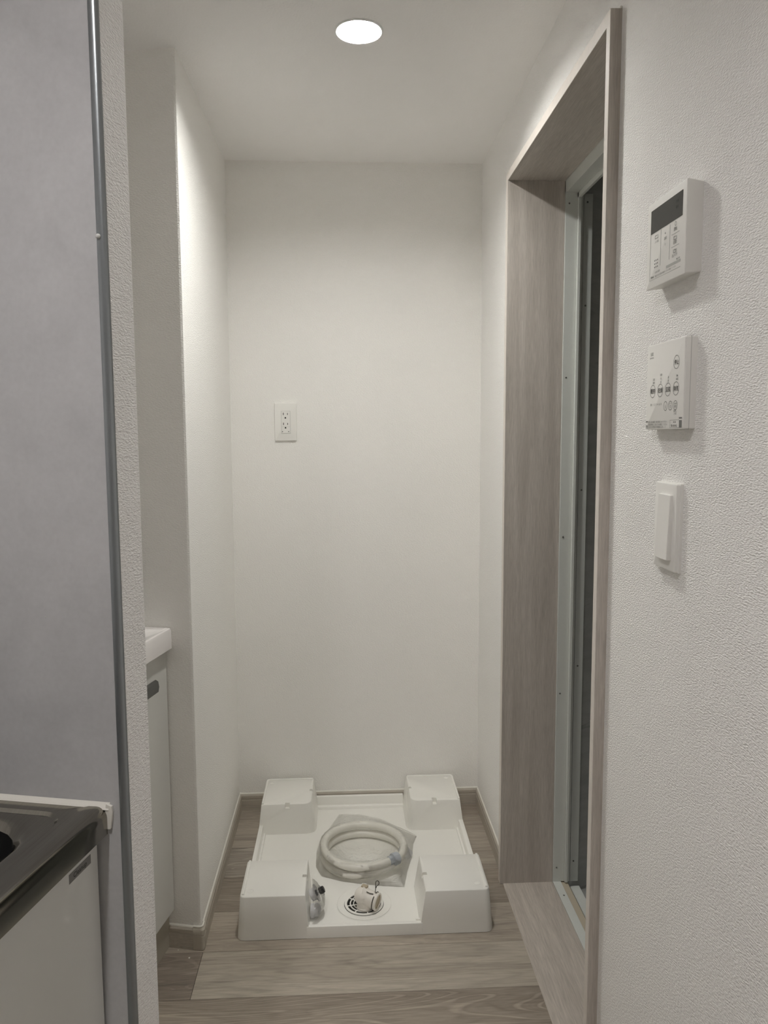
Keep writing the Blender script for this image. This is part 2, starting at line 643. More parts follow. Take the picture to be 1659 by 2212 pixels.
# ------------------------------------------------------------------ recessed lamps
def downlight(xy, power, label, color=LAMP_COLOR, deep=0.0185):
    t = thing('downlight', label, 'lamp', (xy[0], xy[1], H))
    bm = bmesh.new()
    loft(bm, [circ(0.0455, 0.034), circ(0.0455, -0.0005), circ(0.0475, -0.003), circ(0.050, -0.003), circ(0.0515, -0.0005), circ(0.0515, 0.0)], False, False)
    obj('trim_ring', bm, 'shade', t, 40)
    bm = bmesh.new()
    lathe(bm, [(0.0452, deep), (0.0452, deep + 0.0025)], 32)
    obj('diffuser', bm, emitter('lamp_diffuser_glow', color, power), t)
    return t


downlight(LAMP_NOOK, LAMP_RADIANCE, 'round white recessed ceiling lamp, lit, in front of the back wall')
downlight(LAMP_KITCHEN, LAMP_RADIANCE_KITCHEN, 'round white recessed ceiling lamp, lit, over the kitchen aisle', LAMP_COLOR_KITCHEN, 0.022)


# ------------------------------------------------------------------ baseboards
def base_profile():
    # (out, z) : back bottom -> front -> top
    return [(0.0, 0.0), (0.007, 0.0), (0.007, 0.006), (0.0062, 0.0068), (0.007, 0.0076), (0.007, 0.036), (0.0054, 0.0375), (0.0054, 0.039), (0.007, 0.0405), (0.007, 0.050), (0.0035, 0.0555), (0.0, 0.0555)]


def baseboard(name, p0, p1, nrm, mat, label, seal=True):
    p0, p1, nrm = Vector((*p0, 0)), Vector((*p1, 0)), Vector((*nrm, 0))
    bm = bmesh.new()
    loft(bm, [[p + nrm * o + Vector((0, 0, z)) for o, z in base_profile()] for p in (p0, p1)])
    o = struct(obj(name, bm, mat), label)
    if seal:
        bm = bmesh.new()
        pr = [(0.0, 0.0552), (0.0035, 0.0553), (0.0025, 0.0578), (0.0, 0.0595)]
        loft(bm, [[p + nrm * a + Vector((0, 0, z)) for a, z in pr] for p in (p0, p1)])
        obj('sealant_line', bm, 'sealant', o)
    return o


baseboard('baseboard_back', (0.0, 0.0), (W, 0.0), (0, -1), 'base_x', 'pale oak baseboard along the back wall behind the white pan')
baseboard('baseboard_left', (0.0, -0.0072), (0.0, -A + 0.018), (1, 0), 'base_y', 'pale oak baseboard along the nook left wall')
baseboard('baseboard_right', (W, -0.0072), (W, OY1), (-1, 0), 'base_y', 'pale oak baseboard between the back wall and the door frame')
baseboard('baseboard_near', (W, OY0), (W, -4.0), (-1, 0), 'base_y', 'pale oak baseboard on the right wall near the viewer')
r0, r1 = L(-0.0835, 0), L(-0.018, 0)
baseboard('baseboard_return', (r0.x, r0.y), (r1.x, r1.y), (-ST, -CT), 'base_x', 'short oak baseboard between the vanity and the wall corner')
# rounded corner cap where the two boards meet
bm = bmesh.new()
inner, outer = [], []
pth = []
q0, q1 = L(-0.018, 0), Vector((0, -A + 0.018, 0))
nA, nB = Vector((-ST, -CT, 0)), Vector((1, 0, 0))
cc = Vector((0.0, -A, 0))
def capring(off):
    a = q0 + nA * off
    b = q1 + nB * off
    corner_ = Vector((off, 0, 0)) + Vector((0, -A, 0)) + Vector((0, -off * (CT + 0.0) - off * 0.18, 0))
    # straight - arc - straight
    rad = 0.010
    u = (corner_ - a).normalized()
    v2 = (b - corner_).normalized()
    s1, s2 = corner_ - u * rad, corner_ + v2 * rad
    out = [a]
    for i in range(7):
        t = i / 6
        out.append(s1 * (1 - t) ** 2 + corner_ * 2 * t * (1 - t) + s2 * t ** 2)
    out.append(b)
    return out


levels = [(0.0075, 0.0), (0.0086, 0.002), (0.0086, 0.036), (0.0068, 0.0375), (0.0068, 0.039), (0.0086, 0.0405), (0.0086, 0.052), (0.006, 0.0565), (0.001, 0.0575)]
prev = None
for off, z in levels:
    ring = [bm.verts.new((p.x, p.y, z)) for p in capring(off)]
    if prev:
        for i in range(len(ring) - 1):
            bm.faces.new((prev[i], prev[i + 1], ring[i + 1], ring[i]))
    prev = ring
cap = tag(obj('corner_cap', bm, 'capwood', None, 30), 'pale rounded plastic cap joining baseboards at the wall corner', 'corner cap')
bm = bmesh.new()
bmr = [Vector((p.x, p.y, 0.059)) for p in capring(0.0035)]
tube(bm, bmr, 0.0026, 8)
obj('sealant_line', bm, 'sealant', cap, 60)

# ------------------------------------------------------------------ wooden door frame on the right
JX0, JX1 = 0.782, 0.930
IY0, IY1, IZ = -1.2215, -0.475, 1.891
dr = struct(obj('door_1', boxes((JX0, JX1, OY1 - 0.0225, OY1, 0, OZ - 0.0), bevel=0.0008, seg=1), 'jamb_v'), 'grey oak frame of the bathroom doorway')
obj('near_jamb', boxes((JX0, JX1, OY0, IY0, -0.003, OZ), bevel=0.0015), 'jamb_v', dr)
obj('head_jamb', boxes((JX0, JX1, IY0, IY1 + 0.0, IZ, OZ), bevel=0.0008, seg=1), 'jamb_h', dr)
obj('sill_board', boxes((0.7905, JX1, IY0, IY1, -0.04, 0.0015), bevel=0.0008, seg=1), 'sill', dr)
obj('lit_edge_strip', boxes((JX0 - 0.0006, JX0 + 0.0002, OY1 - 0.0222, OY1 - 0.0003, 0.001, OZ - 0.0003), (JX0 - 0.0006, JX0 + 0.0002, IY0 - 0.0003, OY1 - 0.0225, IZ + 0.0003, OZ - 0.0003), (JX0 - 0.0006, JX0 + 0.0002, OY0 + 0.0008, IY0 - 0.0003, 0.001, OZ - 0.0003)), 'edge_lit', dr)  # strips on the edges facing the nook lamp, its light painted in as paler colour
# sealant lines between the frame and the wallpaper
obj('sealant_line', boxes((W - 0.003, W + 0.0, OY1, OY1 + 0.005, 0.06, OZ + 0.004), (W - 0.003, W, OY0, OY1, OZ, OZ + 0.004), bevel=0.001, seg=1), 'sealant', dr)

# white aluminium frame of the bath door, set in the wooden frame
bf = thing('bath_door_frame', 'white aluminium bath door frame with screws inside the oak frame', 'door frame', (0, 0, 0))
FX0, FX1, FX2 = 0.9302, 0.962, 0.970
obj('side_frame', boxes((FX0, FX1, IY1 - 0.004, OY1, 0.004, IZ - 0.004), (FX1, FX2, IY1 - 0.012, OY1, 0.004, IZ - 0.004), (FX2, FX2 + 0.006, IY1 - 0.006, OY1, 0.004, IZ - 0.004), bevel=0.001), 'alu', bf)
obj('side_frame', boxes((FX0, FX1, OY0, IY0 + 0.004, 0.004, IZ - 0.004), (FX1, FX2, OY0, IY0 + 0.012, 0.004, IZ - 0.004), bevel=0.001), 'alu', bf)
obj('head_frame', boxes((FX0, FX1, IY0, OY1, IZ - 0.006, OZ), (FX1, FX2, IY0, OY1, IZ - 0.042, OZ), (FX0, FX1, IY0, OY1, IZ - 0.03, IZ - 0.004), bevel=0.001), 'alu', bf)
obj('threshold', boxes((FX0, 0.953, IY0, IY1, -0.04, 0.004), bevel=0.001), 'alu', bf)
obj('threshold_rail', boxes((0.9535, 0.972, IY0, IY1 + 0.004, -0.04, 0.0005), bevel=0.001), 'bath_beige', bf)
gi = obj('inner_frame', boxes((0.9795, 1.003, -0.4745, -0.462, 0.0, IZ - 0.03), bevel=0.001), 'alu_grey', bf)
obj('inner_rail', boxes((0.9795, 1.006, IY0, IY1 - 0.001, -0.06, -0.012), bevel=0.001), 'alu', bf)
for z in (0.045, 0.545, 0.975, 1.395, 1.835):
    bm = bmesh.new()
    lathe(bm, [(0.0022, 0), (0.0022, 0.0006), (0.0012, 0.0012)], 10, aim((0.940, IY1 - 0.004, z), (0, -1, 0)))
    obj('screw', bm, 'screw', bf)
for z in (0.06, 0.62, 1.10, 1.58, 1.84):
    bm = bmesh.new()
    lathe(bm, [(0.0025, 0), (0.0025, 0.0006), (0.0012, 0.0012)], 10, aim((0.9885, -0.4745, z), (0, -1, 0)))
    obj('screw', bm, 'screw', bf)
bm = bmesh.new()
lathe(bm, [(0.0025, 0), (0.0025, 0.0004), (0.0012, 0.0008)], 10, aim((0.943, -0.545, 0.004), (0, 0, 1)))
obj('screw', bm, 'screw', bf)

# ------------------------------------------------------------------ kitchen panel on the partition
AY, AX = Vector((0, 0, 1)), Vector((0, -1, 0))
kp = thing('splashback', 'cloudy grey kitchen splashback board with metal edge trim above the steel counter', 'wall panel', (0, -A, 0), -TH)
obj('panel_sheet', boxes((-0.345, 0.2735, -0.842, -0.838, 0, H)), 'panel', kp)
bm = bmesh.new()
loft(bm, [[(x, y, z) for x, y in ((0.2725, -0.838), (0.2725, -0.8435), (0.2745, -0.8445), (0.2805, -0.8445), (0.2830, -0.8425), (0.2832, -0.838))] for z in (0, H)])
obj('edge_trim', bm, 'trim_metal', kp, 50)
bm = bmesh.new()
bmesh.ops.create_uvsphere(bm, u_segments=14, v_segments=8, radius=0.0030)
bmesh.ops.translate(bm, verts=bm.verts, vec=(0.2752, -0.8452, 1.475))
obj('sealant_bead', bm, 'bead', kp, 60)
bm = bmesh.new()
bmesh.ops.create_uvsphere(bm, u_segments=8, v_segments=6, radius=0.0008)
bmesh.ops.translate(bm, verts=bm.verts, vec=(0.185, -0.8422, 1.034))
obj('speck', bm, 'bead', kp, 60)

# ------------------------------------------------------------------ kitchen counter
KL = dict(loc=(0, -A, 0), rotz=-TH)
ct = thing('kitchen_counter', 'brushed stainless steel kitchen counter with a dark sink bowl', 'counter', (0, -A, 0), -TH)
V0, V1, W0, W1 = -0.343, 0.257, -2.40, -0.8455
ZT = 0.800


def steel_top():
    bm = bmesh.new()
    n = 6
    def ring(x0, x1, y0, y1, r, z):
        return [(x, y, z) for x, y in rrect(x0, x1, y0, y1, r, n)]
    e = 0.0005
    rs = 0.013
    loops = []
    # apron (outside) from the bottom edge up, rounded front edge, then the flat top, recess and bowl
    def outer(off, z):
        return ring(V0, V1 - off, W0, W1, (0.0006, 0.0006, 0.0006, 0.0006), z)
    loops.append(outer(0.004, 0.768))
    loops.append(outer(0.0, 0.768))
    for i in range(7):
        a = R(90 * i / 6)
        loops.append(outer(rs * (1 - math.cos(a)), ZT - rs + rs * math.sin(a) + 0.0015))
    loops.append(outer(0.024, ZT + 0.0012))
    loops.append(outer(0.030, ZT))
    loops.append(ring(-0.235, 0.217, -1.62, -0.864, 0.030, ZT))
    loops.append(ring(-0.232, 0.2135, -1.617, -0.868, 0.028, ZT - 0.0035))
    loops.append(ring(-0.21, 0.203, -1.60, -0.878, 0.060, ZT - 0.0040))
    loops.append(ring(-0.205, 0.197, -1.595, -0.884, 0.062, ZT - 0.0065))
    loops.append(ring(-0.200, 0.192, -1.59, -0.889, 0.065, ZT - 0.014))
    rings = loft(bm, loops, False, False)
    return bm


obj('worktop', steel_top(), 'steel', ct, 35)
bm = bmesh.new()
lp = []
for off, z, r in ((0.0, -0.014, 0.065), (0.003, -0.05, 0.065), (0.008, -0.15, 0.065), (0.03, -0.175, 0.06), (0.10, -0.18, 0.05)):
    lp.append([(x, y, ZT + z) for x, y in rrect(-0.200 + off, 0.192 - off, -1.59 + off, -0.889 - off, r, 6)])
loft(bm, lp, False, True)
obj('sink_bowl', bm, 'sinkdark', ct, 40)
# white sealant between the counter and the panel, wrapping the counter's corner
bm = bmesh.new()
loft(bm, [[(x, y, z) for y, z in ((-0.8425, 0.797), (-0.8472, 0.7985), (-0.8458, 0.8010), (-0.8437, 0.8042), (-0.8425, 0.8065))] for x in (-0.34, 0.245, 0.2595)])
prf = [(0.2520, 0.774), (0.2605, 0.774), (0.2625, 0.785), (0.2640, 0.797), (0.2630, 0.8030), (0.2560, 0.8055)]
loft(bm, [[(x, y, z) for x, z in prf] for y in (-0.8425, -0.8462)])
obj('sealant_line', bm, 'sealant', ct, 50)

kc = thing('kitchen_cabinet', 'white kitchen base cabinet under the steel counter', 'cabinet', (0, -A, 0), -TH)
obj('carcass', boxes((-0.343, 0.222, -0.863, -0.8465, 0.09, 0.765), (-0.343, 0.222, -2.398, -2.380, 0.09, 0.765), (-0.343, 0.222, -2.380, -0.863, 0.09, 0.108), (-0.343, -0.335, -2.380, -0.863, 0.108, 0.765)), 'cab', kc)
obj('door', boxes((0.2225, 0.2425, -1.295, -0.8465, 0.10, 0.764), bevel=0.0012), 'cab', kc)
obj('door', boxes((0.2225, 0.2425, -1.845, -1.299, 0.10, 0.764), bevel=0.0012), 'cab', kc)
obj('door', boxes((0.2225, 0.2425, -2.395, -1.849, 0.10, 0.764), bevel=0.0012), 'cab', kc)
obj('kickboard', boxes((-0.343, 0.180, -2.398, -0.8455, 0.0, 0.09)), 'cab', kc)
st = tag(obj('sticker', boxes((0.2425, 0.2430, -0.9085, -0.8625, 0.7385, 0.7500), bevel=0.0002, seg=1), 'sticker', None, 0, (0, -A, 0), -TH), 'small silver maker sticker with dark lettering on the kitchen cabinet door', 'sticker')
bm = bmesh.new()
text_into(bm, 'Cleanup', 0.0085, (0.24315, -0.8860, 0.7441), (0, 1, 0), (0, 0, 1), bold=0.00012)
obj('lettering', bm, 'print_dark', st)

# ------------------------------------------------------------------ vanity in the alcove
vn = thing('vanity', 'white washbasin vanity with grey bar handle, half hidden behind the partition wall', 'vanity', (0, -A, 0), -TH)
obj('cabinet_body', boxes((-0.655, -0.0845, -0.775, -0.003, 0.095, 0.750)), 'cab', vn)
dv = obj('door', boxes((-0.0845, -0.066, -0.388, -0.0035, 0.098, 0.742), bevel=0.0012), 'cab', vn)
obj('door', boxes((-0.0845, -0.066, -0.775, -0.392, 0.098, 0.742), bevel=0.0012), 'cab', vn)
bm = bmesh.new()
pr = [(-0.066, 0.676), (-0.047, 0.674), (-0.041, 0.678), (-0.039, 0.690), (-0.041, 0.702), (-0.047, 0.7055), (-0.052, 0.703), (-0.052, 0.690), (-0.056, 0.682), (-0.066, 0.682)]
loft(bm, [[(x, y, z) for x, z in pr] for y in (-0.30, -0.098)])
obj('handle', bm, 'handle', dv, 30)
obj('kickboard', boxes((-0.655, -0.081, -0.775, -0.003, 0.0, 0.095)), 'kick', vn)
bm = bmesh.new()
def br(off, z, r):
    return [(x, y, z) for x, y in rrect(-0.655 + off, -0.050 - off, -0.778 + off, -0.0025 - off * 0.3, r, 6)]
loops = [br(0.012, 0.750, 0.004), br(0.0, 0.752, 0.004), br(0.0, 0.793, 0.004), br(0.002, 0.799, 0.005), br(0.007, 0.800, 0.006), br(0.014, 0.796, 0.010)]
for d, z, r in ((0.0, 0.793, 0.04), (0.012, 0.780, 0.05), (0.03, 0.72, 0.06), (0.07, 0.68, 0.07), (0.13, 0.672, 0.05)):
    loops.append([(x, y, z) for x, y in rrect(-0.56 + d, -0.085 - d, -0.73 + d, -0.055 - d, r, 6)])
loft(bm, loops, True, True)
obj('basin', bm, 'basin', vn, 40)

# ------------------------------------------------------------------ washing machine pan
PX0, PX1, PY0, PY1 = 0.081, 0.725, -0.682, -0.0085
pan = thing('washing_machine_pan', 'white plastic washing machine pan with four raised corner blocks', 'pan', ((PX0 + PX1) / 2, (PY0 + PY1) / 2, 0))
pc = Vector(((PX0 + PX1) / 2, (PY0 + PY1) / 2, 0))
def rel(bm):
    bmesh.ops.translate(bm, verts=bm.verts, vec=-pc)
    return bm


ZB = 0.110
def block(x0, x1, y0, y1, ix0, ix1, iy0, iy1, rad_b, rad_t, lip, notches):
    """tapered block: base rectangle, insets at the top for each side"""
    bm = bmesh.new()
    def lp(f, z, rb, rt_, e=0.0):
        r = tuple(a + (b - a) * f for a, b in zip(rb, rt_))
        return [(x, y, z) for x, y in rrect(x0 + ix0 * f + e, x1 - ix1 * f - e, y0 + iy0 * f + e, y1 - iy1 * f - e, tuple(max(0.0008, q - e) for q in r), 6)]
    loft(bm, [lp(0, 0.001, rad_b, rad_t), lp(0.45, 0.05, rad_b, rad_t), lp(0.97, ZB - 0.0025, rad_b, rad_t), lp(0.99, ZB - 0.0008, rad_b, rad_t, 0.0008), lp(1, ZB, rad_b, rad_t, 0.0022)])
    cb = bmesh.new()
    for nb in notches:
        box(cb, *nb)
    return cut(bm, cb)


body = bmesh.new()
def take(b):
    me = bpy.data.meshes.new('t')
    b.to_mesh(me)
    b.free()
    body.from_mesh(me)
    bpy.data.meshes.remove(me)


sm = 0.0010
# front left / front right / back left / back right
take(block(PX0, 0.262, PY0, -0.500, 0.009, 0.010, 0.008, 0.008, (sm, sm, 0.006, 0.020), (sm, sm, 0.006, 0.014), None,
           [(0.241, 0.262, -0.594, -0.582, 0.098, 0.12)]))
take(block(0.536, PX1, PY0, -0.500, 0.017, 0.010, 0.008, 0.008, (0.020, 0.006, sm, sm), (0.014, 0.006, sm, sm), None,
           [(0.548, 0.564, -0.602, -0.590, 0.098, 0.12)]))
take(block(PX0, 0.265, -0.205, PY1, 0.012, 0.018, 0.014, 0.005, (0.030, sm, 0.020, sm), (0.026, sm, 0.014, sm), None,
           [(0.238, 0.262, -0.106, -0.094, 0.098, 0.12), (0.166, 0.180, -0.212, -0.183, 0.096, 0.12)]))
take(block(0.540, PX1, -0.205, PY1, 0.017, 0.014, 0.014, 0.005, (sm, 0.020, sm, 0.030), (sm, 0.014, sm, 0.026), None,
           [(0.546, 0.566, -0.108, -0.096, 0.098, 0.12), (0.624, 0.638, -0.212, -0.176, 0.096, 0.12)]))
# bottom slab, low front rim, stepped back rim, side rims
def slab(x0, x1, y0, y1, z0, z1, r=0.0015, bev=0.0015, ins=(0, 0, 0, 0)):
    bm = bmesh.new()
    def lp(z, e, f):
        return [(x, y, z) for x, y in rrect(x0 + ins[0] * f + e, x1 - ins[1] * f - e, y0 + ins[2] * f + e, y1 - ins[3] * f - e, max(0.0006, r - e), 3)]
    loft(bm, [lp(z0, 0, 0), lp(z1 - bev, 0, 1), lp(z1 - bev * 0.3, bev * 0.3, 1), lp(z1, bev, 1)])
    take(bm)


slab(PX0 + 0.004, PX1 - 0.004, PY0 + 0.004, PY1 - 0.004, 0.0008, 0.018, 0.012, 0.0008)
slab(0.255, 0.545, PY0, PY0 + 0.016, 0.0006, 0.030, 0.001, 0.0012, (0, 0, 0.001, 0.004))
slab(0.255, 0.545, -0.036, PY1, 0.0006, 0.050, 0.001, 0.003, (0, 0, 0.010, 0.004))
slab(0.255, 0.545, -0.056, -0.034, 0.0006, 0.028, 0.001, 0.005, (0, 0, 0.004, 0))
slab(PX0, PX0 + 0.020, -0.510, -0.195, 0.0006, 0.047, 0.001, 0.002, (0.005, 0.003, 0, 0))
slab(PX1 - 0.022, PX1, -0.510, -0.195, 0.0006, 0.047, 0.001, 0.002, (0.003, 0.005, 0, 0))
slab(PX0 + 0.015, PX0 + 0.028, -0.510, -0.195, 0.0006, 0.024, 0.001, 0.004, (0, 0.003, 0, 0))
slab(PX1 - 0.030, PX1 - 0.015, -0.510, -0.195, 0.0006, 0.024, 0.001, 0.004, (0.003, 0, 0, 0))
# small gusset at the right foot of the front rim
slab(0.530, 0.545, -0.66, -0.655, 0.018, 0.028, 0.001, 0.001)
# raised lips on the outer sides of the block tops
def lip(pts, zz=ZB, wd=0.0065, hh=0.0034):
    bm = bmesh.new()
    prof = [(0, 0), (0, hh * 0.7), (hh * 0.3, hh), (wd - hh * 0.3, hh), (wd, hh * 0.6), (wd, 0)]
    rings = []
    P = [Vector((*p, zz - 0.0006)) for p in pts]
    for i, p in enumerate(P):
        a = P[max(i - 1, 0)]
        b = P[min(i + 1, len(P) - 1)]
        t = (b - a).normalized()
        nn = Vector((t.y, -t.x, 0))
        rings.append([p + nn * o_ + Vector((0, 0, z_)) for o_, z_ in prof])
    loft(bm, rings)
    take(bm)


def arc(cx, cy, r, a0, a1, n=5):
    return [(cx + r * math.cos(R(a0 + (a1 - a0) * i / n)), cy + r * math.sin(R(a0 + (a1 - a0) * i / n))) for i in range(n + 1)]


xl, xr, yf, yb = PX0 + 0.0125, PX1 - 0.0135, PY0 + 0.010, PY1 - 0.0075
lip([(xl, -0.5105), (xl, yf + 0.008)][::-1])                                       # runs up the left side; inside is to the right
lip([(xr, -0.5105), (xr, yf + 0.008)])
lip([(xl, -0.189)] + arc(xl + 0.012, yb - 0.012, 0.012, 180, 90) + [(0.2455, yb)])
lip([(0.5585, yb)] + arc(xr - 0.012, yb - 0.012, 0.012, 90, 0) + [(xr, -0.189)])
# faint round pin marks
for (mx, my) in ((0.114, -0.649), (0.687, -0.6465), (0.113, -0.045), (0.687, -0.039)):
    bm = bmesh.new()
    loft(bm, [circ(0.0080, ZB - 0.001, 24, mx, my), circ(0.0080, ZB + 0.0004, 24, mx, my), circ(0.0074, ZB + 0.0006, 24, mx, my), circ(0.0070, ZB + 0.0001, 24, mx, my)])
    take(bm)
# drain island: round plate on the floor of the pan
DC = (0.4005, -0.574)
bm = bmesh.new()
loft(bm, [circ(0.0735, 0.0178, 48, *DC), circ(0.0735, 0.0184, 48, *DC), circ(0.0725, 0.0186, 48, *DC)])
take(bm)
bm = bmesh.new()
loft(bm, [circ(0.0715, 0.0178, 48, *DC), circ(0.0715, 0.0203, 48, *DC), circ(0.0705, 0.0210, 48, *DC)])
take(bm)
obj('pan_body', rel(body), 'abs', pan, 35)

GC = (0.4000, -0.5785)
def ringmesh(ro, ri, z0, z1, n=48):
    bm = bmesh.new()
    rings = [circ(ri, z0, n, *GC), circ(ro, z0, n, *GC), circ(ro, z1, n, *GC), circ(ri, z1, n, *GC)]
    vv = [[bm.verts.new(p) for p in r_] for r_ in rings]
    for a_, b_ in ((0, 1), (1, 2), (2, 3), (3, 0)):
        for i in range(n):
            j = (i + 1) % n
            bm.faces.new((vv[a_][i], vv[a_][j], vv[b_][j], vv[b_][i]))
    return bm


def merge(*bms):
    out = bmesh.new()
    for b in bms:
        me = bpy.data.meshes.new('t')
        b.to_mesh(me)
        b.free()
        out.from_mesh(me)
        bpy.data.meshes.remove(me)
    return out


bm = bmesh.new()
loft(bm, [circ(0.0520, 0.0205, 48, *GC), circ(0.0520, 0.0214, 48, *GC)])
obj('drain_shade_disc', rel(bm), 'socket', pan)  # flat dark disc, stands in for the shade in the void under the grate
spokes = bmesh.new()
for i in range(8):
    a = R(12 + 45 * i)
    d = Vector((math.cos(a), math.sin(a), 0))
    n_ = Vector((-d.y, d.x, 0))
    g = Vector((*GC, 0))
    ps = [g + d * r_ + n_ * s_ for r_, s_ in ((0.018, -0.0016), (0.046, -0.0016), (0.046, 0.0016), (0.018, 0.0016))]
    lo = [spokes.verts.new((p.x, p.y, 0.0214)) for p in ps]
    hi = [spokes.verts.new((p.x, p.y, 0.0230)) for p in ps]
    spokes.faces.new(hi)
    for j in range(4):
        spokes.faces.new((lo[j], lo[(j + 1) % 4], hi[(j + 1) % 4], hi[j]))
gr = merge(ringmesh(0.0510, 0.0445, 0.0214, 0.0236), ringmesh(0.0375, 0.0345, 0.0214, 0.0232), ringmesh(0.0285, 0.0262, 0.0214, 0.0232), spokes)
obj('drain_grate', rel(gr), 'abs', pan, 40)
# small rib and arrow plate behind the drain
bm = boxes((0.396, 0.410, -0.512, -0.478, 0.0178, 0.0215), bevel=0.0008, seg=1)
obj('drain_latch', rel(bm), 'abs', pan)

# elbow with spring clip on the drain
el = thing('drain_elbow', 'ivory plastic drain elbow with a wire spring clip standing on the pan drain', 'pipe fitting', (0.402, -0.596, 0.0225))
ec = Vector((0.402, -0.596, 0.0225))
def rel2(bm):
    bmesh.ops.translate(bm, verts=bm.verts, vec=-ec)
    return bm


bm = bmesh.new()
lathe(bm, [(0.0215, 0.0), (0.0215, 0.004), (0.0195, 0.005), (0.0190, 0.022), (0.0205, 0.023), (0.0210, 0.026)], 32, Matrix.Translation((ec.x, ec.y, 0.0236)))
obj('base_socket', rel2(bm), 'pvc', el, 40)
ax = Vector((0.86, -0.46, -0.10)).normalized()
pc0 = Vector((0.396, -0.590, 0.050))
bm = bmesh.new()
path = [Vector((0.401, -0.596, 0.043)), Vector((0.399, -0.594, 0.049)), pc0 + ax * 0.003 + Vector((0, 0, 0.004)), pc0 + ax * 0.012, pc0 + ax * 0.022, pc0 + ax * 0.040]
tube(bm, path, [0.0215, 0.0235, 0.0240, 0.0225, 0.0212, 0.0207], 28)
bmesh.ops.create_uvsphere(bm, u_segments=28, v_segments=16, radius=0.0238, matrix=Matrix.Translation(pc0 + Vector((0.002, -0.001, 0.001))))
obj('elbow_body', rel2(bm), 'pvc', el, 60)
op = pc0 + ax * 0.0400
bm = bmesh.new()
lathe(bm, [(0.0208, 0), (0.0222, 0.001), (0.0222, 0.0045), (0.0205, 0.0058), (0.0180, 0.0058), (0.0175, 0.001), (0.0172, -0.006)], 32, aim(op, ax), False)
obj('outlet_rim', rel2(bm), 'pvc', el, 40)
bm = bmesh.new()
lathe(bm, [(0.0176, 0.0018), (0.0176, 0.0024)], 28, aim(op, ax))
obj('outlet_plug', rel2(bm), 'beige', el)
bm = boxes((-0.008, 0.008, -0.006, 0.006, 0, 0.006), bevel=0.001)
bm.transform(Matrix.Translation(pc0 + Vector((0.006, 0.003, 0.0215))) @ Matrix.Rotation(R(-30), 4, 'Z'))
obj('top_tab', rel2(bm), 'beige', el)
# clip
bm = bmesh.new()
mt = aim(op - ax * 0.003, ax)
ringp = []
for i in range(29):
    a = R(120 + 330 * i / 28)
    ringp.append(mt @ Vector((0.0225 * math.cos(a), 0.0225 * math.sin(a), 0)))
tube(bm, ringp, 0.0011, 8)
tp = op - ax * 0.003 + Vector((0.0, 0.0, 0.0225))
loop = [tp, tp + Vector((0.0015, 0.003, 0.010))]
cl = tp + Vector((0.006, 0.005, 0.0195))
for i in range(13):
    a = R(200 - 300 * i / 12)
    loop.append(cl + Vector((0.0046 * math.cos(a), 0.001, 0.0065 * math.sin(a) + 0.003)))
loop.append(tp + Vector((0.0022, 0.003, 0.011)))
tube(bm, loop, 0.0010, 8)
tq = op - ax * 0.003 + Vector((-0.008, -0.006, 0.0215))
tube(bm, [tq + Vector((0.003, 0.002, 0)), tq - ax * 0.006 + Vector((0, 0, 0.001)), tq - ax * 0.016 + Vector((0, 0, 0.002))], 0.0012, 8)
obj('spring_clip', rel2(bm), 'wire', el, 60)

# ------------------------------------------------------------------ hose coil in a clear bag
hz = Vector((0.4045, -0.352, 0.018))
hs = thing('drain_hose', 'white vinyl hose coiled in two loops lying in the pan', 'hose', hz)
def relh(bm):
    bmesh.ops.translate(bm, verts=bm.verts, vec=-hz)
    return bm


HR = 0.0112
path = []
nn = 110
for i in range(nn + 1):
    t = i / nn
    a = R(-52 - 660 * t)
    turn = 660 * t
    z = 0.0585 if turn < 250 else 0.0585 - (turn - 250) / 200 * 0.027 if turn < 450 else 0.0315
    rad = 0.1165 + 0.0020 * math.sin(3 * a + 1)
    path.append(Vector((hz.x + rad * math.cos(a), hz.y + (rad + 0.001) * math.sin(a), z)))
bm = bmesh.new()
tube(bm, path, [HR + 0.00025 * (i % 2) for i in range(nn + 1)], 18)
obj('hose_tube', relh(bm), 'hose', hs, 60)


def coupling(p, d, big, mat, name):
    bm = bmesh.new()
    lathe(bm, [(0.0125, -0.012), (0.0132, -0.011), (0.0132, 0.0), (0.0145, 0.001)] + ([(0.0172, 0.002), (0.0172, 0.019), (0.0150, 0.021), (0.0150, 0.0215)] if big else [(0.0150, 0.002), (0.0150, 0.010), (0.0120, 0.011), (0.0120, 0.022), (0.0135, 0.023), (0.0135, 0.026)]), 12 if big else 20, aim(p, d))
    if big:
        tube(bm, [aim(p, d) @ Vector((0.0155 * math.cos(R(30 * i)), 0.0155 * math.sin(R(30 * i)), 0.007)) for i in range(12)], 0.0026, 6, closed=True)
    return obj(name, relh(bm), mat, hs, 30)


d0 = (path[0] - path[2]).normalized()
coupling(path[0] + d0 * 0.010, d0, True, 'bluegrey', 'coupling_nut')
d1 = (path[-1] - path[-3]).normalized()
coupling(path[-1] + d1 * 0.008 , d1 + Vector((0.25, 0, 0.06)), False, 'greyplastic', 'coupling_end')

